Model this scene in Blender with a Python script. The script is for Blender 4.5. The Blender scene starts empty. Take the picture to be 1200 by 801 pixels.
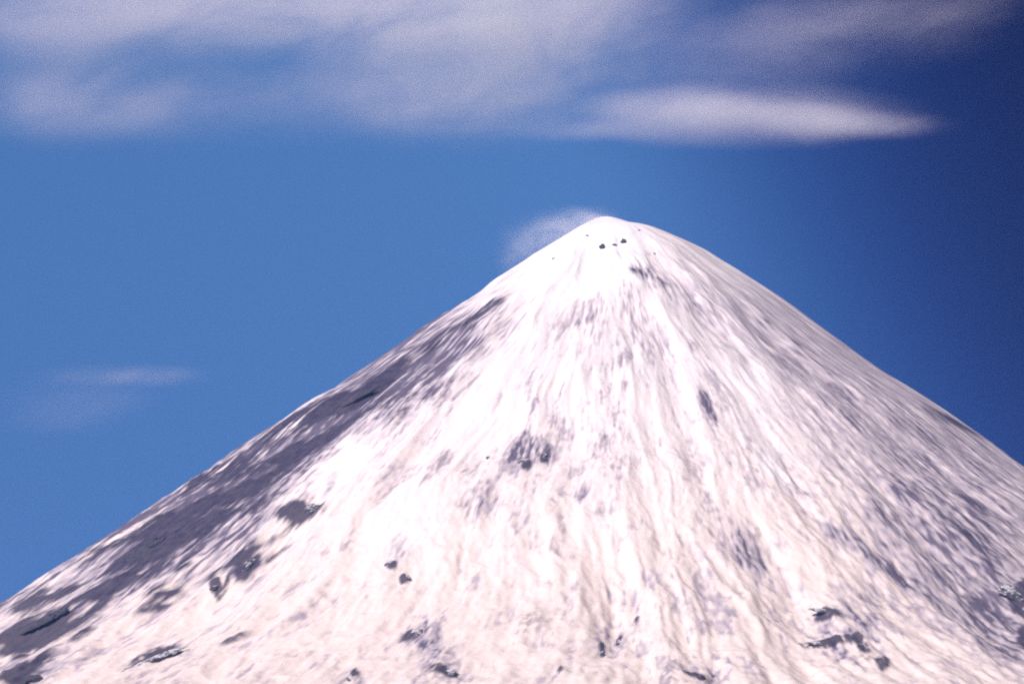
import bpy, bmesh, math, random
import numpy as np
from mathutils import Vector, Matrix

SC = bpy.context.scene
COL = SC.collection

CAM_Z = 30.0
PITCH = 0.22486008231710186
AX, AY = 579.3175983699382, 14000.0   # axis of the volcano
PROF_R = np.array([0.0, 20.0, 40.0, 60.0, 80.0, 100.0, 120.0, 140.0, 160.0, 180.0, 200.0, 220.0, 240.0, 260.0, 280.0, 300.0, 320.0, 340.0, 360.0, 380.0, 400.0, 420.0, 440.0, 460.0, 480.0, 500.0, 520.0, 540.0, 560.0, 580.0, 600.0, 650.0, 700.0, 750.0, 800.0, 850.0, 900.0, 950.0, 1000.0, 1050.0, 1100.0, 1150.0, 1200.0, 1250.0, 1300.0, 1350.0, 1400.0, 1450.0, 1500.0, 1550.0, 1600.0, 1650.0, 1700.0, 1750.0, 1800.0, 1850.0, 1900.0, 1950.0, 2000.0, 2050.0, 2100.0, 2150.0, 2200.0, 2250.0, 2300.0, 2350.0, 2400.0, 2450.0, 2500.0, 2550.0, 2600.0, 2650.0, 2700.0, 2750.0, 2800.0, 2850.0, 2900.0, 2950.0, 3000.0, 3050.0, 3100.0, 3150.0, 3200.0, 3250.0, 3300.0, 3350.0, 3400.0, 3450.0, 3500.0, 3550.0, 3600.0, 3650.0, 3700.0, 3750.0, 3800.0, 3850.0, 3900.0, 3950.0, 4000.0, 4050.0, 4100.0, 4150.0, 4200.0, 4250.0, 4300.0, 4350.0, 4400.0, 4650.0, 4900.0, 5150.0, 5400.0, 5650.0, 5900.0, 6150.0, 6400.0, 6650.0, 6900.0, 7150.0, 7400.0, 7650.0, 7900.0, 8150.0, 8400.0, 8650.0, 8900.0, 9150.0, 9400.0])
PROF_L = np.array([4007.5, 4004.2, 4000.6, 3995.3, 3987.3, 3977.6, 3966.9, 3955.6, 3944.0, 3931.8, 3918.9, 3905.4, 3891.4, 3877.2, 3862.9, 3848.5, 3834.2, 3820.1, 3806.1, 3792.0, 3777.9, 3763.6, 3749.0, 3734.1, 3718.8, 3703.2, 3687.1, 3670.6, 3653.9, 3637.1, 3620.1, 3578.2, 3537.8, 3499.0, 3461.1, 3423.2, 3384.8, 3346.4, 3308.9, 3272.7, 3237.6, 3203.2, 3168.7, 3133.7, 3097.9, 3061.3, 3024.0, 2986.0, 2947.9, 2910.0, 2872.7, 2836.4, 2801.0, 2766.6, 2732.8, 2699.4, 2666.2, 2633.0, 2599.4, 2564.9, 2529.2, 2492.0, 2453.3, 2413.5, 2373.0, 2332.3, 2291.7, 2251.5, 2211.7, 2172.5, 2134.1, 2096.5, 2059.8, 2023.8, 1988.3, 1953.2, 1918.3, 1883.1, 1847.7, 1811.7, 1775.2, 1738.1, 1700.5, 1662.6, 1624.5, 1586.5, 1548.7, 1511.4, 1474.6, 1438.5, 1403.2, 1368.8, 1335.1, 1302.3, 1270.2, 1239.0, 1208.4, 1178.6, 1149.5, 1121.1, 1093.4, 1066.3, 1039.9, 1014.2, 989.0, 964.4, 940.4, 828.2, 728.5, 640.1, 561.5, 491.8, 429.9, 374.9, 326.1, 282.8, 244.3, 210.2, 179.9, 153.0, 129.1, 107.8, 89.0, 72.3, 57.5, 44.3, 32.3])
PROF_R2 = np.array([4006.2, 4000.6, 3993.4, 3986.4, 3978.8, 3970.7, 3962.2, 3953.2, 3944.3, 3936.7, 3930.8, 3926.0, 3921.4, 3916.2, 3909.8, 3902.2, 3893.7, 3884.3, 3874.2, 3863.7, 3852.7, 3841.6, 3830.5, 3819.4, 3808.5, 3797.6, 3786.5, 3775.1, 3763.2, 3750.7, 3737.6, 3702.4, 3664.8, 3626.3, 3588.0, 3550.6, 3513.7, 3477.0, 3439.8, 3401.7, 3362.4, 3321.9, 3280.3, 3238.1, 3195.6, 3153.2, 3111.0, 3069.5, 3028.6, 2988.6, 2949.3, 2910.6, 2872.5, 2834.6, 2797.0, 2759.4, 2721.6, 2683.6, 2645.2, 2606.2, 2566.5, 2526.0, 2484.6, 2442.3, 2399.3, 2355.7, 2312.0, 2268.3, 2225.1, 2182.7, 2141.3, 2101.2, 2062.4, 2024.9, 1988.4, 1952.7, 1917.4, 1882.2, 1846.7, 1810.7, 1774.2, 1737.2, 1699.6, 1661.8, 1623.7, 1585.8, 1548.0, 1510.7, 1474.0, 1438.0, 1402.7, 1368.3, 1334.6, 1301.8, 1269.8, 1238.5, 1208.0, 1178.2, 1149.1, 1120.7, 1093.1, 1066.0, 1039.7, 1013.9, 988.8, 964.2, 940.1, 828.0, 728.4, 640.0, 561.4, 491.7, 429.8, 374.9, 326.1, 282.8, 244.3, 210.2, 179.9, 152.9, 129.1, 107.8, 89.0, 72.3, 57.5, 44.3, 32.3])
RIDGES = [([8000.0, 8000.0, 8001.0, 8001.0, 8002.0, 8004.0, 8006.0], [-0.0041, 0.0051, 0.0127, -0.0175, 0.0203, 0.0305, 0.0392], 26, 0.3, 0.07), ([8000.0, 8000.0, 8001.0, 8002.0, 8004.0], [0.0048, -0.0054, -0.0142, -0.0206, -0.0326], 12, 0.1, 0.04), ([8000.0, 8001.0, 8003.0, 8006.0, 8017.0], [-0.0093, 0.0149, -0.027, 0.0389, 0.0649], 14, 0.15, 0.05), ([8021.0, 8035.0, 8051.0, 8072.0, 8093.0], [-0.0723, -0.0939, -0.1125, -0.1335, -0.1516], 14, 0.05, 0.12)]
# patches: centre (m from axis), 2x2 matrix to unit ellipse, strength
ASH_PATCHES = [
    (1559.8, -2616.0, 0.00229, -0.001048, -0.001532, -0.000988, 0.25),
    (1487.1, -3663.0, 0.003717, -0.00193, -0.0033, -0.000725, 0.3),
    (-1869.0, -1828.0, -0.000872, -0.000199, -0.000759, 0.001302, 0.45),
    (1491.2, -1282.0, 0.001405, -0.000409, -0.000755, -0.001165, 0.28),
    (1760.0, -2338.0, 0.00438, -0.001535, -0.000299, -0.001158, 0.2),
    (-2461.3, -3145.0, -0.002761, -0.000834, -0.001052, 0.001924, 0.25),
    (-1225.5, -1267.0, -0.001615, -0.000229, -0.000873, 0.001714, 0.5),
    (-2056.5, -1879.0, -0.001574, -0.000345, -0.000899, 0.001101, 0.5),
    (-1041.4, -1835.0, -0.00436, -0.001057, -0.00209, 0.002452, 0.18),
    (-964.6, -1504.0, -0.004445, -0.000845, -0.001574, 0.002305, 0.3),
    (180.9, -1013.0, 0.006778, -0.002123, -0.007863, -0.007538, 0.4),
    (467.0, -1248.0, 0.003753, -0.001484, -0.005181, -0.004994, 0.32),
    (856.6, -1447.0, 0.003582, -0.001389, -0.003422, -0.001858, 0.3),
    (1412.5, -2094.0, 0.00164, -0.000721, -0.001144, -0.000813, 0.3),
    (1322.3, -3306.0, 0.002113, -0.00099, -0.001748, -0.001336, 0.34),
    (1666.8, -2388.0, 0.002846, -0.001307, -0.00222, -0.000753, 0.25),
    (1064.3, -2097.0, 0.008435, -0.003749, -0.018275, -0.019655, 0.5),
    (1117.3, -3453.0, 0.003335, -0.001423, -0.009038, -0.009301, 0.4),
    (1540.0, -2810.0, 0.00305, -0.001351, -0.005113, -0.005088, 0.3),
    (761.6, -2990.0, 0.002598, -0.001878, -0.013055, -0.003381, 0.25),
    (390.6, -2328.0, 0.002928, -0.004376, -0.024101, -0.002445, 0.5),
    (368.4, -1780.0, 0.010253, -0.013538, -0.026364, -0.000902, 0.4),
    (-518.1, -2656.0, -0.005279, -0.003912, -0.008731, 0.003146, 0.5),
    (-396.0, -2673.0, -0.010929, -0.009816, -0.017305, 0.005291, 0.4),
    (-717.2, -2999.0, -0.00709, -0.002704, -0.006742, 0.005626, 0.3),
    (433.1, -3477.0, 0.003082, -0.002683, -0.008805, -0.002539, 0.35),
    (-927.8, -4144.0, 0.01192, 0.001048, 0.0, -0.004762, 0.4),
    (-861.0, -4595.0, 0.008668, -1.3e-05, -0.001514, -0.00301, 0.35),
    (-1215.2, -4498.0, -0.0148, -0.002279, -0.001905, 0.004657, 0.3),
    (-172.4, -4199.0, 0.011444, 0.002215, 0.006499, -0.004915, 0.35),
    (188.5, -4722.0, 0.012617, -0.001121, 0.000321, -0.004266, 0.4),
    (806.3, -4202.0, 0.006571, -0.001929, -0.002045, -0.002711, 0.4),
    (1495.4, -3794.0, 0.003502, -0.002437, -0.005647, 5.3e-05, 0.4),
    (-1092.5, -3331.0, 0.008978, 0.005954, 0.008348, -0.003236, 0.35),
    (-1821.1, -2926.0, 0.009147, 0.000413, -0.005264, -0.004955, 0.45),
    (20.4, -1347.0, -0.003086, 0.000163, 0.000217, 0.001518, 0.12),
    (-96.8, -2379.0, 0.001952, -0.002252, -0.003497, -0.001174, 0.12),
    (-1184.1, -2744.0, -0.006899, -0.00216, -0.006379, 0.007437, 0.2),
    (-447.7, -3453.0, -0.007312, -0.009474, -0.029913, 0.006696, 0.35),
    (-266.7, -3090.0, 0.013272, 0.006582, 0.021488, -0.013153, 0.35),
    (-2063.8, -2145.0, -0.004378, -0.001095, -0.000991, 0.001149, 0.35),
    (-2657.2, -3648.0, -0.00706, -0.001747, 0.000826, 0.001666, 0.4),
]
BARE_PATCHES = [
    (-2716.0, -3458.0, -0.007127, -0.002198, -0.004454, 0.004308, 0.6),
    (-1266.1, -1356.0, -0.006672, -0.001139, -0.007148, 0.007709, 0.5),
    (-1719.6, -1803.0, -0.011091, -0.002845, -0.003297, 0.012668, 0.6),
    (-1810.2, -2982.0, -0.016985, -0.007788, -0.024265, 0.012684, 0.6),
    (-1767.3, -2949.0, -0.020457, -0.00943, -0.031287, 0.01499, 0.45),
    (-1878.2, -3056.0, -0.019088, -0.012574, -0.066808, 0.00599, 0.5),
    (-1464.5, -2513.0, -0.013554, -0.005981, -0.034639, 0.012493, 0.3),
    (-2105.1, -2792.0, -0.016024, -0.006032, -0.019507, 0.014396, 0.5),
    (-2508.3, -3197.0, -0.015995, -0.005074, -0.009078, 0.010634, 0.5),
    (-1746.2, -3842.0, -0.009894, -0.002832, -0.01682, 0.020186, 0.35),
    (-2171.8, -3108.0, -0.009199, -0.002664, -0.005366, 0.019279, 0.4),
    (-1672.6, -2938.0, -0.010531, -0.003363, -0.010531, 0.024415, 0.35),
    (-2974.7, -2046.0, -0.009499, -0.002358, 0.000449, 0.004048, 0.6),
    (-2778.3, -2201.0, -0.009876, -0.002662, 0.002905, 0.010587, 0.55),
    (-1646.4, -1423.0, -0.003343, -0.000459, -0.000387, 0.00521, 0.6),
    (-1809.0, -1974.0, -0.003398, -0.000873, -0.005723, 0.011687, 0.75),
    (-2417.9, -1884.0, -0.003167, -0.00071, 0.002084, 0.007046, 0.7),
    (-2483.0, -2596.0, -0.003561, -0.001034, 8.9e-05, 0.012526, 0.65),
    (-2607.1, -2874.0, -0.003607, -0.001146, -0.009501, 0.009178, 0.55),
    (-1844.3, -2901.0, -0.004652, -0.001576, -0.011017, 0.022583, 0.5),
    (-2183.8, -1404.0, -0.005122, -0.000868, 0.004503, 0.005074, 0.6),
    (-2218.4, -2367.0, -0.007005, -0.001881, 0.000894, 0.010878, 0.8),
    (-1429.3, -1520.0, -0.006626, -0.001182, -0.000541, 0.010108, 1.0),
    (-1556.5, -1802.0, -0.002926, -0.000729, -0.001104, 0.009159, 0.55),
    (-1967.1, -2077.0, -0.004049, -0.000869, 0.003348, 0.010334, 0.75),
    (-2232.1, -2275.0, -0.002889, -0.000741, 0.001109, 0.006098, 0.7),
    (-2426.2, -2285.0, -0.007255, -0.002011, -0.000932, 0.004329, 0.8),
    (-744.5, -1051.0, -0.005516, -0.000846, -0.008274, 0.011889, 0.4),
    (-976.7, -1134.0, -0.004484, -0.00081, -0.004902, 0.010743, 0.35),
    (-2830.5, -2787.0, -0.005721, -0.001682, -0.002075, 0.004292, 1.0),
    (-2107.2, -3640.0, -0.007546, -0.002131, -0.009013, 0.011343, 0.75),
    (-2675.2, -3691.0, -0.017471, -0.004039, 0.00352, 0.004545, 0.7),
    (-1592.5, -2667.0, -0.008995, -0.001948, 0.001531, 0.01097, 0.7),
    (-1925.3, -3079.0, 0.033931, 0.006697, -0.005938, -0.013672, 0.9),
    (-1805.8, -2970.0, 0.017766, 0.006387, 0.005168, -0.007233, 0.5),
    (-2257.4, -2442.0, -0.018882, -0.005714, -0.003074, 0.010698, 0.6),
    (-2160.9, -3000.0, 0.007453, 0.001992, -0.001916, -0.014798, 0.4),
    (-514.8, -2775.0, -0.028847, -0.013001, -0.02098, 0.013272, 0.6),
    (-429.5, -2733.0, -0.018297, -0.016627, -0.042082, 0.011758, 0.45),
    (-1102.9, -3452.0, -0.036509, -0.011822, -0.01217, 0.016893, 0.6),
    (-1053.9, -3568.0, -0.045539, -0.007944, -0.00207, 0.022366, 0.7),
    (733.9, -3982.0, 0.017985, -0.004657, -0.008093, -0.022904, 0.65),
    (689.6, -4227.0, 0.010527, -0.001801, 0.001238, -0.029624, 0.9),
    (828.7, -4289.0, 0.007943, -0.007688, -0.043685, 0.000618, 0.6),
    (888.1, -4447.0, 0.008522, -0.01582, -0.041391, 0.00541, 0.75),
    (1676.4, -3406.0, 0.016381, -0.006557, -0.003839, -0.006276, 0.9),
    (1587.2, -3821.0, 0.010388, -0.007419, -0.019177, 0.000876, 0.8),
    (-1007.3, -4117.0, -0.025286, -0.008793, -0.025286, 0.013934, 0.5),
    (-862.3, -4555.0, -0.018837, 0.000516, 0.012782, 0.017507, 0.5),
    (-218.1, -4305.0, 0.002272, 0.015472, 0.072711, -0.00491, 0.5),
    (-138.4, -4178.0, 0.042075, 0.018017, 0.05355, -0.022524, 0.5),
    (129.7, -4745.0, 0.016858, -0.002368, -0.009132, -0.019551, 0.55),
    (-1194.2, -4488.0, 0.048992, 0.007784, 0.007902, -0.014873, 0.6),
    (-394.9, -4655.0, -0.029944, -0.012415, -0.057392, 0.017872, 0.4),
    (-65.7, -4065.0, 0.031681, 0.026756, 0.063362, -0.017917, 0.5),
    (1832.0, -1142.0, 0.005746, -0.001392, 0.003525, -0.005056, 0.4),
    (1482.8, -2898.0, 0.010293, -0.004695, -0.013602, -0.011653, 0.3),
    (109.0, -1025.0, 0.013627, -0.005674, -0.020441, -0.012322, 0.35),
]
SNOW_PATCHES = [
    (-153.5, -712.0, 0.003114, 0.00035, 0.000816, -0.002289, 1.0),
    (-46.7, -784.0, 0.005149, -0.000229, -0.000459, -0.002455, 0.8),
    (-1426.7, -2351.0, -0.004832, -0.001882, -0.007006, 0.003521, 0.6),
    (-889.9, -1758.0, -0.011123, -0.002936, -0.017581, 0.011488, 0.8),
    (-762.1, -1703.0, -0.020082, -0.007343, -0.033136, 0.012884, 0.7),
    (-361.7, -783.0, 0.004516, 0.000543, 0.000191, -0.002324, 0.7),
    (-24.2, -500.0, 0.004479, -0.000203, -0.000353, -0.002059, 0.6),
    (811.1, -644.0, 0.003574, -0.000822, -0.001627, -0.002831, 0.4),
    (-662.8, -2415.0, -0.00404, -0.001771, -0.003957, 0.003421, 0.35),
    (-161.7, -3366.0, -0.00091, -0.002542, -0.004255, 0.000615, 0.3),
    (651.3, -2767.0, 0.004065, -0.002831, -0.012907, -0.003512, 0.5),
    (660.2, -1989.0, 0.005681, -0.00402, -0.010681, -0.002443, 0.5),
    (-1082.3, -3164.0, 0.004305, 0.000224, -0.00103, -0.002446, 0.4),
    (-506.2, -3717.0, -0.003148, -0.002834, -0.005822, 0.001609, 0.3),
]
ROCKS = [
    (523.8, 13348.0, 3643.2, 44.1, 39.2, 0, 0.175, 0.771, 0.78, 'darkest of the three small black rocks in the snow just below the summit'),
    (587.3, 13343.0, 3652.2, 24.5, 19.6, 0, 0.1, 0.78, 0.78, 'smallest of the three black rocks close under the summit, lying between the other two'),
    (643.3, 13385.0, 3683.6, 29.5, 44.3, 0, 0.032, 0.768, 0.78, 'upright black rock just under the summit, right of two other rocks'),
    (235.3, 13383.0, 3581.6, 24.5, 14.7, -30, 0.456, 0.641, 0.5, 'tiny grey rock in bright snow on the left shoulder below the summit'),
    (438.2, 13565.0, 3768.8, 15.0, 15.0, 0, 0.306, 0.622, 0.78, 'tiny speck of rock high in the snow left of the summit rocks'),
    (743.3, 13582.0, 3804.6, 15.0, 15.0, 0, -0.131, 0.601, 0.78, 'tiny speck of rock near the skyline just right of the summit'),
    (812.4, 13274.0, 3582.9, 14.6, 14.6, 0, -0.148, 0.756, 0.5, 'tiny speck of rock on the right shoulder above the grey ash patch'),
    (-974.7, 11353.0, 1808.5, 138.9, 53.1, -12, 0.369, 0.629, 0.5, 'long flat dark blue-grey outcrop in white snow at the edge of the wind-scoured left flank'),
    (-1241.1, 11038.0, 1493.1, 95.3, 47.6, -35, 0.385, 0.626, 0.5, 'ribbed grey outcrop half covered in snow above a small black block on the left flank'),
    (-1357.6, 10921.0, 1388.6, 43.2, 35.4, 0, 0.365, 0.58, 0.5, 'small black block of rock below the ribbed grey outcrop on the left flank'),
    (-2235.2, 11239.0, 1244.4, 293.9, 53.1, -29, 0.422, 0.414, 0.78, 'large black wedge of rock at the left edge of the picture'),
    (-1505.5, 10208.0, 996.2, 242.3, 25.7, -25, 0.237, 0.431, 0.5, 'long thin dark rib of rock in pinkish snow near the lower left corner'),
    (-2091.6, 10331.0, 913.7, 112.4, 45.0, -20, 0.262, 0.36, 0.78, 'black lump of rock in the lower left corner'),
    (-1815.2, 11710.0, 1661.8, 211.9, 59.3, -33, 0.55, 0.526, 0.78, 'long navy rock rib just under the left skyline'),
    (-857.0, 12484.0, 2555.3, 289.4, 27.1, -33, 0.508, 0.526, 0.78, 'narrow dark blue rock rib high on the left flank just under the skyline'),
    (-533.9, 10564.0, 1441.7, 52.9, 34.0, -10, 0.214, 0.66, 0.5, 'grey rock above a smaller one in the snow left of centre, low on the cone'),
    (-463.4, 10430.0, 1364.5, 41.0, 22.4, -10, 0.185, 0.632, 0.5, 'small dark rock right below a grey rock in the snow low on the cone'),
    (60.6, 11251.0, 2016.7, 48.6, 64.8, 20, 0.132, 0.699, 0.5, 'dark craggy outcrop in the grey patch at the middle of the cone'),
    (150.0, 11277.0, 2042.1, 28.4, 56.8, 15, 0.113, 0.713, 0.5, 'thin upright dark rock right beside the craggy outcrop at the middle of the cone'),
    (-114.3, 11360.0, 2061.0, 20.4, 20.4, 0, 0.186, 0.705, 0.5, 'tiny lone rock in white snow left of the central craggy outcrop'),
    (1308.3, 10033.0, 1174.8, 108.2, 21.6, 8, -0.102, 0.556, 0.5, 'upper of two thin dark ledges in the grey ash at lower right'),
    (1260.0, 9771.0, 1013.5, 126.3, 17.5, 3, -0.08, 0.495, 0.5, 'lower, blackest of two thin ledges in the grey ash at lower right'),
    (1405.2, 9704.0, 993.1, 31.4, 76.8, -15, -0.091, 0.472, 0.78, 'upright dark rock right of the two thin ledges at lower right'),
    (1463.1, 9537.0, 915.9, 34.3, 34.3, 0, -0.086, 0.435, 0.78, 'round dark boulder standing alone near the bottom, right of the ledges'),
    (2234.9, 10602.0, 1310.9, 154.6, 77.3, 25, -0.28, 0.575, 0.5, 'dark blue hollowed outcrop at the right edge of the picture'),
    (-402.7, 9903.0, 1068.3, 63.5, 28.2, -20, 0.121, 0.504, 0.5, 'thin grey ledge above another outcrop near the bottom edge, left of centre'),
    (-265.9, 9432.0, 873.1, 87.3, 30.2, 10, 0.077, 0.417, 0.5, 'widest grey outcrop at the bottom edge left of centre'),
    (-624.1, 9476.0, 850.9, 40.5, 27.0, -10, 0.107, 0.403, 0.5, 'small dark rock at the bottom edge left of the wide grey outcrop'),
    (357.4, 9641.0, 966.3, 20.6, 48.1, 5, 0.025, 0.482, 0.5, 'upright grey rock near the bottom edge under the middle of the cone'),
    (435.9, 9790.0, 1022.1, 20.9, 34.9, 25, 0.018, 0.518, 0.5, 'small tilted grey rock right of an upright one near the bottom edge'),
    (690.7, 9250.0, 837.6, 85.8, 23.1, 8, -0.009, 0.402, 0.78, 'low dark ledge at the bottom edge right of centre'),
]
CLOUDS = [
    dict(name='cirrus_cloud', label='broad pale lavender cirrus veil across the top of the sky, brightest above the summit', cat='cloud',
         loc=(-2156.0, 28106.9, 10294.3), half=(6589.3, 900.0, 1647.3),
         lobes=[(-2922.7, 318.8, 3188.3, 850.2, 0.5), (372.0, 425.1, 3826.0, 850.2, 0.62), (2710.1, 372.0, 2444.4, 1062.8, 0.6), (1434.8, -372.0, 2019.3, 1169.1, 0.42), (2178.7, -690.8, 1806.7, 850.2, 0.2), (3028.9, -478.3, 2019.3, 797.1, 0.18), (-3135.2, -743.9, 2125.6, 743.9, 0.28), (-1009.6, -690.8, 3400.9, 850.2, 0.13)],
         tau=2.0, noise_scale=(0.42, 0.06, 1.0, 1.1), lo=0.3, hi=0.78, color=(1, 0.9, 0.93), seed=1, tilt=0.35, flow=0.5),
    dict(name='cirrus_cloud', label='thin ragged cirrus streak climbing toward the upper right corner of the sky', cat='cloud',
         loc=(4175.8, 27887.6, 10269.3), half=(3400.9, 800.0, 1169.1),
         lobes=[(-1594.2, -212.6, 2763.2, 1062.8, 0.36), (0.0, 85.0, 2125.6, 637.7, 0.4), (903.4, 340.1, 1381.6, 361.3, 0.3), (1594.2, 510.1, 956.5, 233.8, 0.15)],
         tau=0.65, noise_scale=(0.35, 0.08, 1.0, 1.3), lo=0.33, hi=0.74, color=(1, 0.91, 0.965), seed=2, tilt=0.3, flow=0.5),
    dict(name='lenticular_cloud', label='smooth lens-shaped white cloud hanging alone right of and above the summit', cat='cloud',
         loc=(2465.8, 25539.6, 8435.2), half=(2965.2, 700.0, 593.0),
         lobes=[(47.8, 19.1, 2295.6, 440.0, 0.75), (-573.9, 95.7, 1434.8, 287.0, 0.35), (1004.3, -47.8, 1052.2, 267.8, 0.4), (1673.9, -95.7, 956.5, 191.3, 0.45), (-1626.1, -153.0, 1339.1, 153.0, 0.25)],
         tau=1.35, noise_scale=(0.3, 0.08, 1.0, 1.7), lo=0.16, hi=0.82, color=(1, 0.9, 0.93), seed=3, tilt=0.06, flow=0.5),
    dict(name='cloud_wisp', label='faint small wisp of cloud low in the blue sky beside the left flank', cat='cloud',
         loc=(-4479.6, 26065.3, 5464.6), half=(1817.4, 600.0, 717.4),
         lobes=[(95.7, 143.5, 1147.8, 172.2, 0.38), (-334.8, -95.7, 1052.2, 344.3, 0.16), (-526.1, -334.8, 860.9, 248.7, 0.1)],
         tau=0.9, noise_scale=(0.22, 0.08, 1.0, 1.6), lo=0.36, hi=0.74, color=(1, 0.9, 0.95), seed=4, tilt=0.2, flow=0.5),
    dict(name='steam_plume', label='thin translucent steam plume drifting off the left shoulder of the summit', cat='steam',
         loc=(279.3, 13826.1, 3861.7), half=(508.4, 170.0, 406.7),
         lobes=[(177.9, 71.2, 244.0, 101.7, 0.8), (45.8, 10.2, 315.2, 172.8, 0.6), (-106.8, -81.3, 315.2, 233.8, 0.38), (-238.9, -162.7, 203.3, 233.8, 0.16)],
         tau=0.75, noise_scale=(1, 0.5, 1.2, 7.0), lo=0.36, hi=0.72, color=(1, 0.97, 0.98), seed=5, tilt=0.3, flow=0.3),
]


# ---------------------------------------------------------------- terrain maths
def _fade(t):
    return t * t * t * (t * (t * 6 - 15) + 10)


_rng = np.random.default_rng(11)
_PERM = np.tile(_rng.permutation(1024), 2)
_ANG = _rng.uniform(0, 2 * np.pi, 1024)
_GX, _GY = np.cos(_ANG), np.sin(_ANG)


def noise2(x, y, seed=0):
    """Gradient noise, about -1..1."""
    x = x + 17.31 * seed
    y = y + 9.77 * seed
    xi = np.floor(x).astype(np.int64)
    yi = np.floor(y).astype(np.int64)
    fx = x - xi
    fy = y - yi
    xi &= 1023
    yi &= 1023
    u, v = _fade(fx), _fade(fy)

    def g(ix, iy, dx, dy):
        h = _PERM[_PERM[ix & 1023] + (iy & 1023)]
        return _GX[h] * dx + _GY[h] * dy

    a = g(xi, yi, fx, fy)
    b = g(xi + 1, yi, fx - 1, fy)
    c = g(xi, yi + 1, fx, fy - 1)
    d = g(xi + 1, yi + 1, fx - 1, fy - 1)
    return (a + u * (b - a) + v * (c + u * (d - c) - a - u * (b - a))) * 1.5


def sstep(a, b, x):
    t = np.clip((x - a) / (b - a), 0, 1)
    return t * t * (3 - 2 * t)


def fields(th, r):
    """Noise fields in log-polar coordinates: gullies and streaks fan out from the summit.
    Returns relief (m), fine streak noise, blotchy noise."""
    lr = np.log(r + 60.0)
    live = 1 - sstep(2.3, 2.9, np.abs(th))
    # meander of the gullies
    tw = th + 0.022 * noise2(th * 5, lr * 4, 3) + 0.004 * noise2(th * 21, lr * 14, 4)
    relief = np.zeros_like(th)
    calm = (1 - 0.6 * sstep(0.15, 0.9, th)) * (0.75 + 0.45 * sstep(-0.4, 0.5, noise2(th * 4, lr * 4.5, 92)))
    streak = np.zeros_like(th)
    wsum = np.zeros_like(th) + 1e-6
    for k, f in enumerate((3.5, 7.0, 14.0, 28.0, 56.0, 112.0, 224.0, 448.0)):
        lam = r / f
        win = sstep(12, 40, lam) * (1 - 0.8 * sstep(260, 700, lam))
        n = noise2(tw * f, lr * f * 0.16, 20 + k)
        ridged = 0.5 - np.abs(n)
        relief += calm * win * np.minimum(lam, 260) * (0.27 if k <= 2 else 0.19) * (0.65 * ridged + 0.5 * n)
        n2 = noise2(tw * f + 5.3, lr * f * 0.13, 40 + k)
        w = sstep(5, 14, lam) * (1 - 0.8 * sstep(200, 600, lam)) * np.minimum(lam, 150) ** 0.20
        streak += w * (0.55 * n2 - 0.45 * (0.5 - np.abs(n)) * 1.5)
        wsum += w * w
    streak = streak / np.sqrt(wsum)
    # rougher, blocky ground towards the foot
    x = r * np.sin(th)
    y = r * np.cos(th)
    blot = np.zeros_like(th)
    bsum = np.zeros_like(th) + 1e-6
    rough = np.zeros_like(th)
    for k, f in enumerate((5.0, 10.0, 20.0, 40.0, 80.0, 160.0, 320.0)):
        lam = r / f
        n = noise2(tw * f + 2.2, lr * f * 0.42, 60 + k)
        w = sstep(6, 16, lam) * (1 - sstep(180, 420, lam)) * np.minimum(lam, 150) ** 0.20
        blot += w * n
        bsum += w * w
        rough += w * np.minimum(lam, 130) ** 0.70 * 0.24 * (0.5 - np.abs(n))
    blot = blot / np.sqrt(bsum)
    lower = sstep(1500, 3600, r)
    relief += rough * (0.10 + 0.9 * lower)
    relief *= sstep(100, 850, r)
    # the main ribs of the cone: a crest with a wide and a steep side
    for rr_, tt_, amp, wl, wr in RIDGES:
        dt = th - np.interp(r, rr_, tt_)
        w = np.where(dt < 0, wl, wr)
        e = np.exp(-np.sqrt(dt * dt + 0.00012) / w)
        relief += amp * e * sstep(rr_[0] * 0.6, rr_[0] * 1.6, r) * (1 - sstep(rr_[-1], rr_[-1] * 1.4, r)) * (1 + 0.5 * noise2(th * 3, lr * 8, 95))
    relief *= live
    return relief, streak, blot


def hermite(r, P):
    """Smooth curve through the profile points."""
    m = np.gradient(P, PROF_R)
    i = np.clip(np.searchsorted(PROF_R, r) - 1, 0, len(PROF_R) - 2)
    h = PROF_R[i + 1] - PROF_R[i]
    t = np.clip((r - PROF_R[i]) / h, 0, 1)
    t2, t3 = t * t, t * t * t
    return (2 * t3 - 3 * t2 + 1) * P[i] + (t3 - 2 * t2 + t) * h * m[i] + (3 * t2 - 2 * t3) * P[i + 1] + (t3 - t2) * h * m[i + 1]


def base_height(th, r):
    s = 0.5 + 0.5 * np.sin(np.clip(th * 1.15, -np.pi / 2, np.pi / 2))
    back = sstep(1.7, 3.0, np.abs(th))
    s = s * (1 - back) + 0.5 * back
    return hermite(r, PROF_L) * (1 - s) + hermite(r, PROF_R2) * s


def blobs(th, r, table, jitter, ragged=0.45):
    """Sum of soft, ragged-edged elliptical patches lying on the slope (metres from the axis)."""
    x = r * np.sin(th)
    y = -r * np.cos(th)
    out = np.zeros_like(th)
    for bx, by, a, b, c, d, amp in table:
        dx, dy = x - bx, y - by
        q = np.hypot(a * dx + b * dy, c * dx + d * dy)
        m = q < 2.2
        if not m.any():
            continue
        qq = q[m] + ragged * jitter[m]
        out[m] += amp * (1 - sstep(0.25, 1.55, qq))
    return out


# ---------------------------------------------------------------- node helpers
def new_mat(name):
    m = bpy.data.materials.new(name)
    m.use_nodes = True
    m.node_tree.nodes.clear()
    return m, m.node_tree


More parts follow.
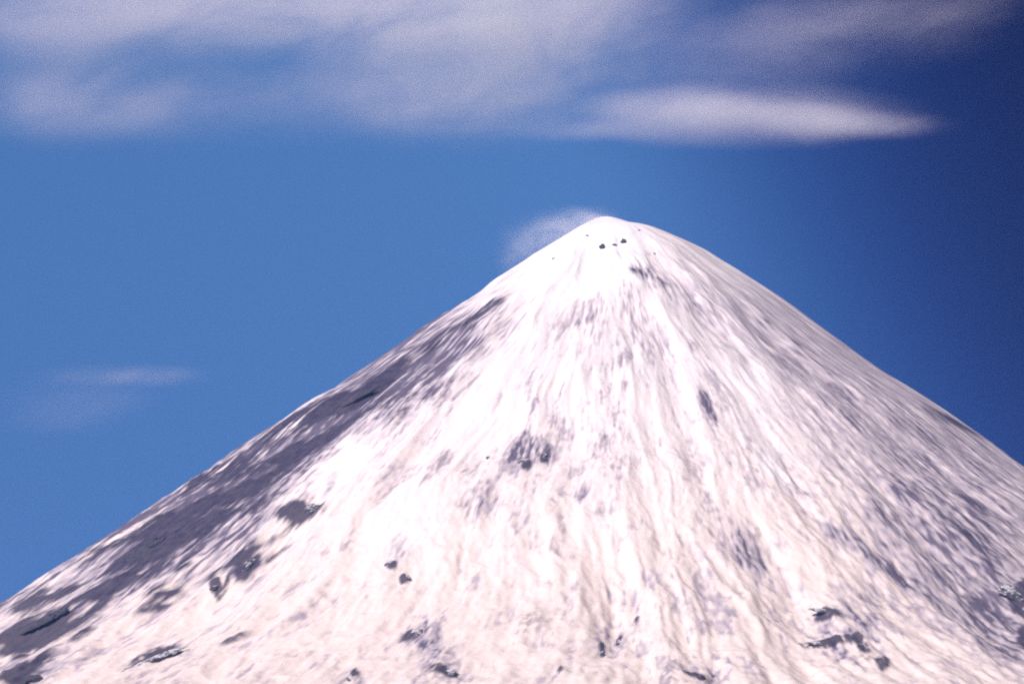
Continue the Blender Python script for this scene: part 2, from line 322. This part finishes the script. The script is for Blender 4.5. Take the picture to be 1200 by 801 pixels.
class NT:
    """Small helper to write node trees as expressions."""
    def __init__(self, nt):
        self.nt = nt

    def node(self, t, **kw):
        n = self.nt.nodes.new(t)
        for k, v in kw.items():
            setattr(n, k, v)
        return n

    def link(self, a, b):
        self.nt.links.new(a, b)

    def put(self, sock, v):
        if isinstance(v, bpy.types.NodeSocket):
            self.link(v, sock)
        elif isinstance(v, (tuple, list)) and len(v) == 3 and sock.type == 'RGBA':
            sock.default_value = (*v, 1)
        else:
            sock.default_value = v

    def math(self, op, a, b=None, c=None, clamp=False):
        n = self.node('ShaderNodeMath', operation=op, use_clamp=clamp)
        for i, v in enumerate((a, b, c)):
            if v is not None:
                self.put(n.inputs[i], v)
        return n.outputs[0]

    def step(self, x, lo, hi, a=0.0, b=1.0):
        n = self.node('ShaderNodeMapRange', interpolation_type='SMOOTHSTEP')
        for i, v in enumerate((x, lo, hi, a, b)):
            self.put(n.inputs[i], v)
        return n.outputs[0]

    def mix(self, f, a, b, blend='MIX'):
        n = self.node('ShaderNodeMix', data_type='RGBA', blend_type=blend)
        self.put(n.inputs[0], f)
        self.put(n.inputs[6], a)
        self.put(n.inputs[7], b)
        return n.outputs[2]

    def noise(self, vec, scale, detail=4.0, rough=0.55, dist=0.0, color=False):
        n = self.node('ShaderNodeTexNoise')
        self.link(vec, n.inputs['Vector'])
        n.inputs['Scale'].default_value = scale
        n.inputs['Detail'].default_value = detail
        n.inputs['Roughness'].default_value = rough
        n.inputs['Distortion'].default_value = dist
        return n.outputs[1 if color else 0]

    def mapping(self, vec, scale=(1, 1, 1), loc=(0, 0, 0), rot=(0, 0, 0)):
        n = self.node('ShaderNodeMapping')
        self.link(vec, n.inputs['Vector'])
        n.inputs['Scale'].default_value = scale
        n.inputs['Location'].default_value = loc
        n.inputs['Rotation'].default_value = rot
        return n.outputs[0]

    def coord(self, which='Object'):
        return self.node('ShaderNodeTexCoord').outputs[which]

    def attr(self, name):
        return self.node('ShaderNodeAttribute', attribute_name=name).outputs['Fac']


def tag(o, label=None, cat=None, group=None, kind=None):
    for k, v in (('label', label), ('category', cat), ('group', group), ('kind', kind)):
        if v:
            o[k] = v
    return o


# ---------------------------------------------------------------- light and sky
SUN_EL, SUN_AZ = math.radians(35), math.radians(-35)    # sun behind the viewer's left shoulder
SUN_DIR = Vector((math.cos(SUN_EL) * math.sin(SUN_AZ), -math.cos(SUN_EL) * math.cos(SUN_AZ), math.sin(SUN_EL)))

DEEPEN, SKY_TINT = 3.2, (0.30, 0.455, 0.58)

world = bpy.data.worlds.new("World")
SC.world = world
world.use_nodes = True
wn = NT(world.node_tree)
bg = world.node_tree.nodes['Background']
sky = wn.node('ShaderNodeTexSky', sky_type='NISHITA')
sky.sun_disc = False
sky.sun_elevation = SUN_EL
sky.sun_rotation = math.pi - SUN_AZ
sky.altitude = 3500
sky.air_density = 1.0
sky.dust_density = 0.0
sky.ozone_density = 3.0
# the clear blue deepens towards the east (right of this view): lens falloff put into the sky colour
geo = wn.node('ShaderNodeTexCoord')
# thin dry mountain air: the pale band at the horizon is compressed
vma = wn.node('ShaderNodeVectorMath', operation='MULTIPLY_ADD')
wn.link(geo.outputs['Generated'], vma.inputs[0])
vma.inputs[1].default_value = (1, 1, 0.10)
vma.inputs[2].default_value = (0, 0, 0.255)
wn.link(vma.outputs[0], sky.inputs['Vector'])
nrm = wn.node('ShaderNodeVectorMath', operation='NORMALIZE')
wn.link(geo.outputs['Generated'], nrm.inputs[0])
dot = wn.node('ShaderNodeVectorMath', operation='DOT_PRODUCT')
wn.link(nrm.outputs[0], dot.inputs[0])
dot.inputs[1].default_value = (0.92, 0.0, 0.39)
east = wn.step(dot.outputs['Value'], 0.13, 0.45)
filt = wn.math('EXPONENT', wn.math('MULTIPLY', east, -DEEPEN))
tint = wn.mix(1.0, sky.outputs[0], SKY_TINT, 'MULTIPLY')
comb = wn.node('ShaderNodeCombineXYZ')
for i_, p_ in enumerate((1.9, 1.6, 1.0)):
    wn.link(wn.math('POWER', filt, p_), comb.inputs[i_])
vm = wn.node('ShaderNodeVectorMath', operation='MULTIPLY')
wn.link(tint, vm.inputs[0])
wn.link(comb.outputs[0], vm.inputs[1])
wn.link(vm.outputs[0], bg.inputs[0])
bg.inputs[1].default_value = 0.09

sl = bpy.data.lights.new("sun", 'SUN')
sl.energy = 2.2
sl.angle = math.radians(0.53)
sl.color = (1.0, 0.88, 0.81)
so = bpy.data.objects.new("sun", sl)
so.rotation_euler = SUN_DIR.to_track_quat('Z', 'Y').to_euler()
so.location = SUN_DIR * 9000
COL.objects.link(so)

# ---------------------------------------------------------------- mountain
def build_mountain():
    dense = np.linspace(-1.92, 1.92, N_TH)
    coarse = np.linspace(1.92, 2 * np.pi - 1.92, 122)[1:-1]
    th = np.concatenate([dense, coarse])
    th = np.where(th > np.pi, th - 2 * np.pi, th)
    r = [4.0]
    while r[-1] < 9400:
        q = r[-1]
        r.append(q + (4.5 if q < 500 else 6.0 if q < 5300 else 6.0 + (q - 5300) * 0.05))
    r[-1] = 9400.0
    r = np.array(r)
    nt, nr = len(th), len(r)
    T, R = np.meshgrid(th, r)
    Tf, Rf = T.ravel(), R.ravel()
    relief, streak, blot = fields(Tf, Rf)
    ash, bare, fresh = cover(Tf, Rf, streak, blot)
    z = base_height(Tf, Rf) + relief + CRUST_H * (bare - 0.35 * ash) * sstep(30, 200, Rf)
    co = np.empty((nt * nr + 1, 3), np.float32)
    co[:-1, 0] = Rf * np.sin(Tf)
    co[:-1, 1] = -Rf * np.cos(Tf)
    co[:-1, 2] = z
    co[-1] = (0, 0, PROF_L[0])
    i = np.arange(nr - 1)[:, None] * nt
    j = np.arange(nt)[None, :]
    j2 = (j + 1) % nt
    quads = np.stack([i + j, i + j2, i + nt + j2, i + nt + j], -1).reshape(-1, 4)[:, ::-1]
    jj = np.arange(nt)
    tris = np.stack([np.full(nt, nt * nr), (jj + 1) % nt, jj], -1)[:, ::-1]
    me = bpy.data.meshes.new("mountain")
    nq, n3 = len(quads), len(tris)
    me.vertices.add(len(co))
    me.vertices.foreach_set("co", co.ravel())
    me.loops.add(nq * 4 + n3 * 3)
    me.loops.foreach_set("vertex_index", np.concatenate([quads.ravel(), tris.ravel()]).astype(np.int32))
    me.polygons.add(nq + n3)
    me.polygons.foreach_set("loop_start", np.concatenate([np.arange(nq) * 4, nq * 4 + np.arange(n3) * 3]).astype(np.int32))
    me.update(calc_edges=True)
    me.polygons.foreach_set("use_smooth", np.ones(nq + n3, bool))
    for name, arr in (("ash_and_shade", ash), ("bare_rock", bare), ("fresh_snow", fresh)):
        a = me.attributes.new(name, 'FLOAT', 'POINT')
        a.data.foreach_set("value", np.append(arr, arr[:nt].mean()).astype(np.float32))
    me.update()
    o = bpy.data.objects.new("mountain", me)
    o.location = (AX, AY, 0)
    COL.objects.link(o)
    return o


N_TH = 1750
CRUST_H = 6.0


def cover(th, r, streak, blot):
    """How much wind-blown ash (with painted shade to the east) and how much bare rock lies on the snow at each point."""
    st = (streak + 0.40) / 0.21
    bl = blot / 0.31
    lower = sstep(1500, 3600, r)
    jit = 0.32 * st + 0.22 * bl
    ash0 = blobs(th, r, ASH_PATCHES, 0.5 * jit, 0.5)
    bare0 = blobs(th, r, BARE_PATCHES, jit, 0.55)
    clean = blobs(th, r, SNOW_PATCHES, 0.6 * jit, 0.5)
    flank = sstep(0.78, 1.25, -th)                  # the wind-scoured western side
    large = noise2(th * 3.1, np.log(r + 60) * 2.2, 90)
    cov = 0.26 - 0.01 * lower + (0.30 * flank + 0.50 * sstep(0.95, 1.2, -th)) * sstep(500, 1100, r) + 0.10 * large + 0.85 * ash0 - 0.40 * clean
    cov = np.clip(cov, 0.0, 1.0)
    # cover breaks up into streaks high on the cone and into blotches lower down
    w = 0.25 + 0.45 * lower
    fine = 0.75 + 0.45 * sstep(-0.4, 0.5, noise2(th * 4, np.log(r + 60) * 4.5, 92))   # some sectors are smooth, some scoured
    fine = fine + 0.2 * flank - 0.2 * (1 - flank)
    lr = np.log(r + 60)
    hf = np.zeros_like(th)
    for k_, f_ in enumerate((56.0, 112.0, 224.0, 448.0)):
        lam = r / f_
        hf += sstep(6, 12, lam) * (1 - sstep(30, 90, lam)) * noise2(th * f_, lr * f_ * (0.15 if k_ < 2 else 0.24), 100 + k_)
    hf *= 2.2
    nz = 0.36 * hf + 0.92 * fine * ((1 - w) * st + w * bl) / np.sqrt((1 - w) ** 2 + w ** 2)
    soft = 1 + 2.0 * sstep(0.15, 0.8, th)          # softer ash edges on the eastern side
    ash = sstep(-1.8, 1.8, (nz + 3.2 * (cov - 0.52)) / soft) * (0.16 + 0.84 * np.clip(cov * 1.25, 0, 1))
    ash += 0.10 * np.clip(ash0, 0, 1)
    east = sstep(0.15, 0.7, th) * sstep(500, 1300, r)
    ash = ash * (1 - 0.68 * east) + 0.40 * east          # shade of the eastern side put into the ash as an even grey
    ash *= 1 + 0.22 * hf
    clump = sstep(0.05, 0.55, noise2(th * 9, np.log(r + 60) * 7, 91) + 0.9 * ash0)
    stones = sstep(1.3, 2.3, 0.75 * bl + 0.55 * st + 0.55 * clump + 0.5 * flank + 0.3 * lower - 0.9 * clean) * clump
    b = 2.4 * bare0 * (1 + 0.35 * nz) + 0.45 * stones * sstep(900, 2600, r)
    k = sstep(150, 560, r)
    return np.clip(ash, 0, 1) * k, np.clip(b, 0, 1) * k, np.clip(np.maximum(clean, 1.1 - k), 0, 1)


mat, nt_ = new_mat("snow_with_ash")
n = NT(nt_)
out = n.node('ShaderNodeOutputMaterial')
bsdf = n.node('ShaderNodeBsdfPrincipled')
n.link(bsdf.outputs[0], out.inputs[0])
P = n.coord('Object')
g1 = n.noise(P, 0.020, 5, 0.6)
g2 = n.noise(P, 0.006, 4, 0.55)
ash = n.math('ADD', n.attr("ash_and_shade"), n.math('MULTIPLY', n.math('SUBTRACT', g1, 0.5), 0.30))
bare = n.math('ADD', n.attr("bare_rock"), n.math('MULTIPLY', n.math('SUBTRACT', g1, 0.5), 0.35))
snow = n.mix(n.step(g2, 0.35, 0.65), (0.90, 0.80, 0.765), (0.87, 0.785, 0.755))
sepz = n.node('ShaderNodeSeparateXYZ')
n.link(P, sepz.inputs[0])
dusty = n.step(n.math('ADD', sepz.outputs[2], n.math('MULTIPLY', g2, 900.0)), 3100, 1700)     # old dusty snow low on the cone
snow = n.mix(dusty, snow, (0.885, 0.75, 0.675))
snow = n.mix(n.step(n.attr("fresh_snow"), 0.1, 0.8), snow, (0.93, 0.875, 0.865))
ashc = n.mix(n.step(g1, 0.3, 0.7), (0.47, 0.40, 0.43), (0.56, 0.48, 0.505))
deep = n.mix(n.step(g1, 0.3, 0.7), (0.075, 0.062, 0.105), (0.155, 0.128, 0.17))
rock = n.mix(n.step(g1, 0.3, 0.7), (0.040, 0.034, 0.060), (0.085, 0.072, 0.10))  # dark basalt, with the blue of shade tinted into its colour
c = n.mix(n.step(ash, 0.05, 0.60), snow, ashc)
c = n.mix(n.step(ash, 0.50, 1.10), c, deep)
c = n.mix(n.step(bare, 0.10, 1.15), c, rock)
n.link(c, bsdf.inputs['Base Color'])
bsdf.inputs['Roughness'].default_value = 0.85
bsdf.inputs['Specular IOR Level'].default_value = 0.15
bump = n.node('ShaderNodeBump')
bump.inputs['Strength'].default_value = 0.5
bump.inputs['Distance'].default_value = 4.0
n.link(n.noise(P, 0.05, 4, 0.6), bump.inputs['Height'])
n.link(bump.outputs[0], bsdf.inputs['Normal'])

mountain = build_mountain()
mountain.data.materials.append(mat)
tag(mountain, "steep snow-covered volcano cone streaked with grey ash, filling the lower half", "volcano", kind='structure')

# ---------------------------------------------------------------- ground to the horizon
def build_ground():
    bm = bmesh.new()
    N = 60
    ax = [math.copysign(abs(t) ** 2.2 * 160000, t) for t in np.linspace(-1, 1, N + 1)]
    rows = [[bm.verts.new((x, y, 0)) for x in ax] for y in ax]
    for v in bm.verts:
        d = math.hypot(v.co.x, v.co.y)
        if 400 < d < 60000:
            v.co.z = 0.004 * min(d, 6000) * (random.random() - 0.6)
    for a in range(N):
        for b in range(N):
            bm.faces.new((rows[a][b], rows[a][b + 1], rows[a + 1][b + 1], rows[a + 1][b]))
    me = bpy.data.meshes.new("ground")
    bm.to_mesh(me)
    bm.free()
    for p in me.polygons:
        p.use_smooth = True
    o = bpy.data.objects.new("ground", me)
    COL.objects.link(o)
    return o


random.seed(5)
gm, gt = new_mat("snowy_plain")
n = NT(gt)
out = n.node('ShaderNodeOutputMaterial')
bsdf = n.node('ShaderNodeBsdfPrincipled')
n.link(bsdf.outputs[0], out.inputs[0])
P = n.coord('Object')
f = n.step(n.math('ADD', n.noise(P, 0.0012, 8, 0.6), n.math('MULTIPLY', n.noise(P, 0.02, 6, 0.6), 0.25)), 0.55, 0.75)
n.link(n.mix(f, (0.80, 0.78, 0.78), (0.10, 0.09, 0.075)), bsdf.inputs['Base Color'])
bsdf.inputs['Roughness'].default_value = 0.9
ground = build_ground()
ground.location.y = AY
ground.data.materials.append(gm)
tag(ground, kind='structure')

# ---------------------------------------------------------------- rocks
rm, rt = new_mat("basalt_with_snow")
n = NT(rt)
out = n.node('ShaderNodeOutputMaterial')
bsdf = n.node('ShaderNodeBsdfPrincipled')
n.link(bsdf.outputs[0], out.inputs[0])
P = n.coord('Object')
g = n.noise(P, 0.06, 6, 0.6)
geo = n.node('ShaderNodeNewGeometry')
sep = n.node('ShaderNodeSeparateXYZ')
n.link(geo.outputs['Normal'], sep.inputs[0])
up = n.math('ADD', sep.outputs[2], n.math('MULTIPLY', n.math('SUBTRACT', g, 0.5), 1.0))
oi = n.node('ShaderNodeObjectInfo')
sc = n.node('ShaderNodeSeparateColor')
n.link(oi.outputs['Color'], sc.inputs[0])
lim = n.math('ADD', sc.outputs[0], n.math('MULTIPLY', n.noise(P, 0.02, 3, 0.5), 0.5))
rockc = n.mix(n.step(g, 0.3, 0.7), (0.040, 0.036, 0.050), (0.095, 0.085, 0.10))
n.link(n.mix(n.step(up, lim, n.math('ADD', lim, 0.25)), rockc, (0.84, 0.79, 0.80)), bsdf.inputs['Base Color'])
bsdf.inputs['Roughness'].default_value = 0.85
bump = n.node('ShaderNodeBump')
bump.inputs['Strength'].default_value = 0.5
bump.inputs['Distance'].default_value = 5.0
n.link(n.noise(P, 0.09, 5, 0.65), bump.inputs['Height'])
n.link(bump.outputs[0], bsdf.inputs['Normal'])


def build_rock(k, x, y, z, w, h, ang, gx, gy, snow_line, label):
    bm = bmesh.new()
    big = max(w, h) > 70
    bmesh.ops.create_icosphere(bm, subdivisions=5 if big else 4, radius=1.0)
    pts = np.array([v.co[:] for v in bm.verts])
    s = k * 3.7
    dx = noise2(pts[:, 0] * 1.3 + s, pts[:, 2] * 1.3 + pts[:, 1] * 0.7, 70)
    d2 = noise2(pts[:, 0] * 3.1 + s, pts[:, 2] * 3.1 - pts[:, 1] * 2.1, 71)
    d3 = noise2(pts[:, 0] * 7.3 + s, pts[:, 2] * 5.3 + pts[:, 1] * 4.1, 72)
    ribs = noise2(pts[:, 0] * 9.0 + s + pts[:, 2], pts[:, 2] * 1.2 + s, 73)
    rad = 1 + 0.42 * dx + 0.40 * (0.4 - np.abs(d2)) + 0.13 * d3 + 0.13 * ribs
    # stepped, craggy faces
    stepz = np.round(pts[:, 2] * 3 + 0.6 * d2) / 3
    p = pts * rad[:, None]
    p[:, 2] = 0.8 * p[:, 2] + 0.2 * stepz * rad
    hw, hh = w * 0.50, h * 0.50
    dep = 0.32 * max(hh, 0.3 * hw)
    p *= np.array([hw, dep, hh])
    a = -math.radians(ang)
    ca, sa = math.cos(a), math.sin(a)
    q = np.stack([p[:, 0] * ca - p[:, 2] * sa, p[:, 1], p[:, 0] * sa + p[:, 2] * ca], -1)
    # a ledge that lies along the slope it breaks out of
    lean = np.clip((q[:, 2] - gx * q[:, 0]) / max(gy, 0.3), -2.2 * max(hw, hh), 2.2 * max(hw, hh))
    q[:, 1] += 0.9 * lean
    for v, c3 in zip(bm.verts, q):
        v.co = c3
    me = bpy.data.meshes.new("rock_outcrop")
    bm.to_mesh(me)
    bm.free()
    for f_ in me.polygons:
        f_.use_smooth = True
    o = bpy.data.objects.new("rock_outcrop", me)
    o.location = (x, y, z)
    me.materials.append(rm)
    o.color = (snow_line, 1, 1, 1)          # how much snow the ledges hold
    COL.objects.link(o)
    tag(o, label, "rock", "dark rocks showing through the snow")


for k, (x, y, z, w, h, ang, gx, gy, snow_line, label) in enumerate(ROCKS):
    build_rock(k, x, y, z, w, h, ang, gx, gy, snow_line, label)

# ---------------------------------------------------------------- clouds: real volumes in the air
def build_cloud(name, label, cat, loc, half, lobes, tau, noise_scale, lo, hi, color, seed, group=None, tilt=0.0, flow=0.0):
    """half: half sizes (m) across, in depth, up. lobes: (x, z, half x, half z, strength) in the same metres."""
    bm = bmesh.new()
    bmesh.ops.create_icosphere(bm, subdivisions=4, radius=1.0)
    for v in bm.verts:                                   # fuller than an ellipsoid
        c = v.co
        k = (abs(c.x) ** 4 + abs(c.y) ** 4 + abs(c.z) ** 4) ** 0.25
        c /= k
    me = bpy.data.meshes.new(name)
    bm.to_mesh(me)
    bm.free()
    o = bpy.data.objects.new(name, me)
    o.location = loc
    o.scale = half
    o.rotation_euler.x = math.atan2(loc[2], loc[1])      # drawn out along the wind, rising away
    COL.objects.link(o)
    m, t = new_mat(name + "_vapour")
    n = NT(t)
    out = n.node('ShaderNodeOutputMaterial')
    P = n.coord('Object')
    # warp so that edges curl
    Pm = n.mapping(P, scale=(half[0] / 1000, half[1] / 1000, half[2] / 1000), loc=(seed * 7.1, seed * 3.3, seed * 1.9))
    Pr = n.mapping(Pm, rot=(0, tilt, 0))
    wn_ = n.noise(Pr, noise_scale[3] * 0.9, 4, 0.55, color=True)
    off = n.node('ShaderNodeVectorMath', operation='MULTIPLY_ADD')
    n.link(wn_, off.inputs[0])
    off.inputs[1].default_value = (0.5, 0.5, 0.5)
    n.link(n.mapping(P), off.inputs[2])
    sub = n.node('ShaderNodeVectorMath', operation='SUBTRACT')
    n.link(off.outputs[0], sub.inputs[0])
    sub.inputs[1].default_value = (0.25, 0.25, 0.25)
    # warped coordinates for lobes (a mild share), plain for the bounding falloff
    sw = n.node('ShaderNodeMix', data_type='VECTOR')
    sw.inputs[0].default_value = flow
    n.link(P, sw.inputs[4])
    n.link(sub.outputs[0], sw.inputs[5])
    sx = n.node('ShaderNodeSeparateXYZ')
    n.link(sw.outputs[1], sx.inputs[0])
    s0 = n.node('ShaderNodeSeparateXYZ')
    n.link(P, s0.inputs[0])
    total = None
    for lx, lz, wx, wz, amp in lobes:
        u = n.math('DIVIDE', n.math('SUBTRACT', sx.outputs[0], lx / half[0]), wx / half[0])
        v = n.math('DIVIDE', n.math('SUBTRACT', sx.outputs[2], lz / half[2]), wz / half[2])
        q = n.math('SQRT', n.math('ADD', n.math('MULTIPLY', u, u), n.math('MULTIPLY', v, v)))
        s = n.step(q, 0.0, 1.0, amp, 0.0)
        total = s if total is None else n.math('ADD', total, s)
    total = n.math('MINIMUM', total, 1.0)
    nz = n.noise(n.mapping(Pr, scale=noise_scale[:3]), noise_scale[3], 7, 0.62, 0.5)
    dens = n.math('MULTIPLY', total, n.step(n.math('ADD', nz, n.math('MULTIPLY', total, 0.12)), lo, hi, 0.22, 1.0))
    for ax_ in range(3):
        e = n.math('ABSOLUTE', s0.outputs[ax_])
        dens = n.math('MULTIPLY', dens, n.step(e, 0.55 if ax_ != 1 else 0.1, 0.98, 1.0, 0.0))
    vol = n.node('ShaderNodeVolumeScatter')
    vol.inputs['Color'].default_value = (*color, 1)
    vol.inputs['Anisotropy'].default_value = -0.15
    n.link(n.math('MULTIPLY', dens, tau / half[1]), vol.inputs['Density'])
    n.link(vol.outputs[0], out.inputs['Volume'])
    m.cycles.volume_step_rate = 1.0
    me.materials.append(m)
    tag(o, label, cat, group)
    return o


for c in CLOUDS:
    build_cloud(**c)

# ---------------------------------------------------------------- the air
def build_haze():
    bm = bmesh.new()
    x0, x1, y0, y1, z0, z1 = -175000, 175000, -175000 + AY, 175000 + AY, -60.0, 4250.0
    x0, x1, y0, y1 = -170000, 170000, AY - 170000, AY + 170000
    vs = [bm.verts.new((x, y, z)) for z in (z0, z1) for x, y in ((x0, y0), (x1, y0), (x1, y1), (x0, y1))]
    for f in ((3, 2, 1, 0), (4, 5, 6, 7), (0, 1, 5, 4), (1, 2, 6, 5), (2, 3, 7, 6), (3, 0, 4, 7)):
        bm.faces.new([vs[i] for i in f])
    me = bpy.data.meshes.new("haze")
    bm.to_mesh(me)
    bm.free()
    o = bpy.data.objects.new("haze", me)
    COL.objects.link(o)
    m, t = new_mat("thin_air")
    n = NT(t)
    out = n.node('ShaderNodeOutputMaterial')
    v = n.node('ShaderNodeVolumePrincipled')
    v.inputs['Color'].default_value = (0.20, 0.38, 0.92, 1)
    v.inputs['Density'].default_value = 8e-6
    n.link(v.outputs[0], out.inputs['Volume'])
    me.materials.append(m)
    return tag(o, kind='stuff')


build_haze()

# ---------------------------------------------------------------- camera
cam = bpy.data.cameras.new("camera")
cam.sensor_width = 36
cam.sensor_fit = 'HORIZONTAL'
cam.angle = math.radians(24)
cam.clip_start = 1
cam.clip_end = 400000
co = bpy.data.objects.new("camera", cam)
co.location = (0, 0, CAM_Z)
co.rotation_euler = (math.pi / 2 + PITCH, 0, 0)
COL.objects.link(co)
SC.camera = co

# ---------------------------------------------------------------- render settings
SC.render.engine = 'CYCLES'
SC.cycles.max_bounces = 8
SC.cycles.diffuse_bounces = 3
SC.cycles.volume_bounces = 3
SC.cycles.use_denoising = False
SC.cycles.volume_max_steps = 128
SC.cycles.pixel_filter_type = 'BLACKMAN_HARRIS'
SC.cycles.filter_width = 2.3
SC.view_settings.view_transform = 'Standard'
SC.view_settings.look = 'None'
SC.view_settings.gamma = 1.0
SC.view_settings.use_curve_mapping = False
SC.view_settings.exposure = 1.1
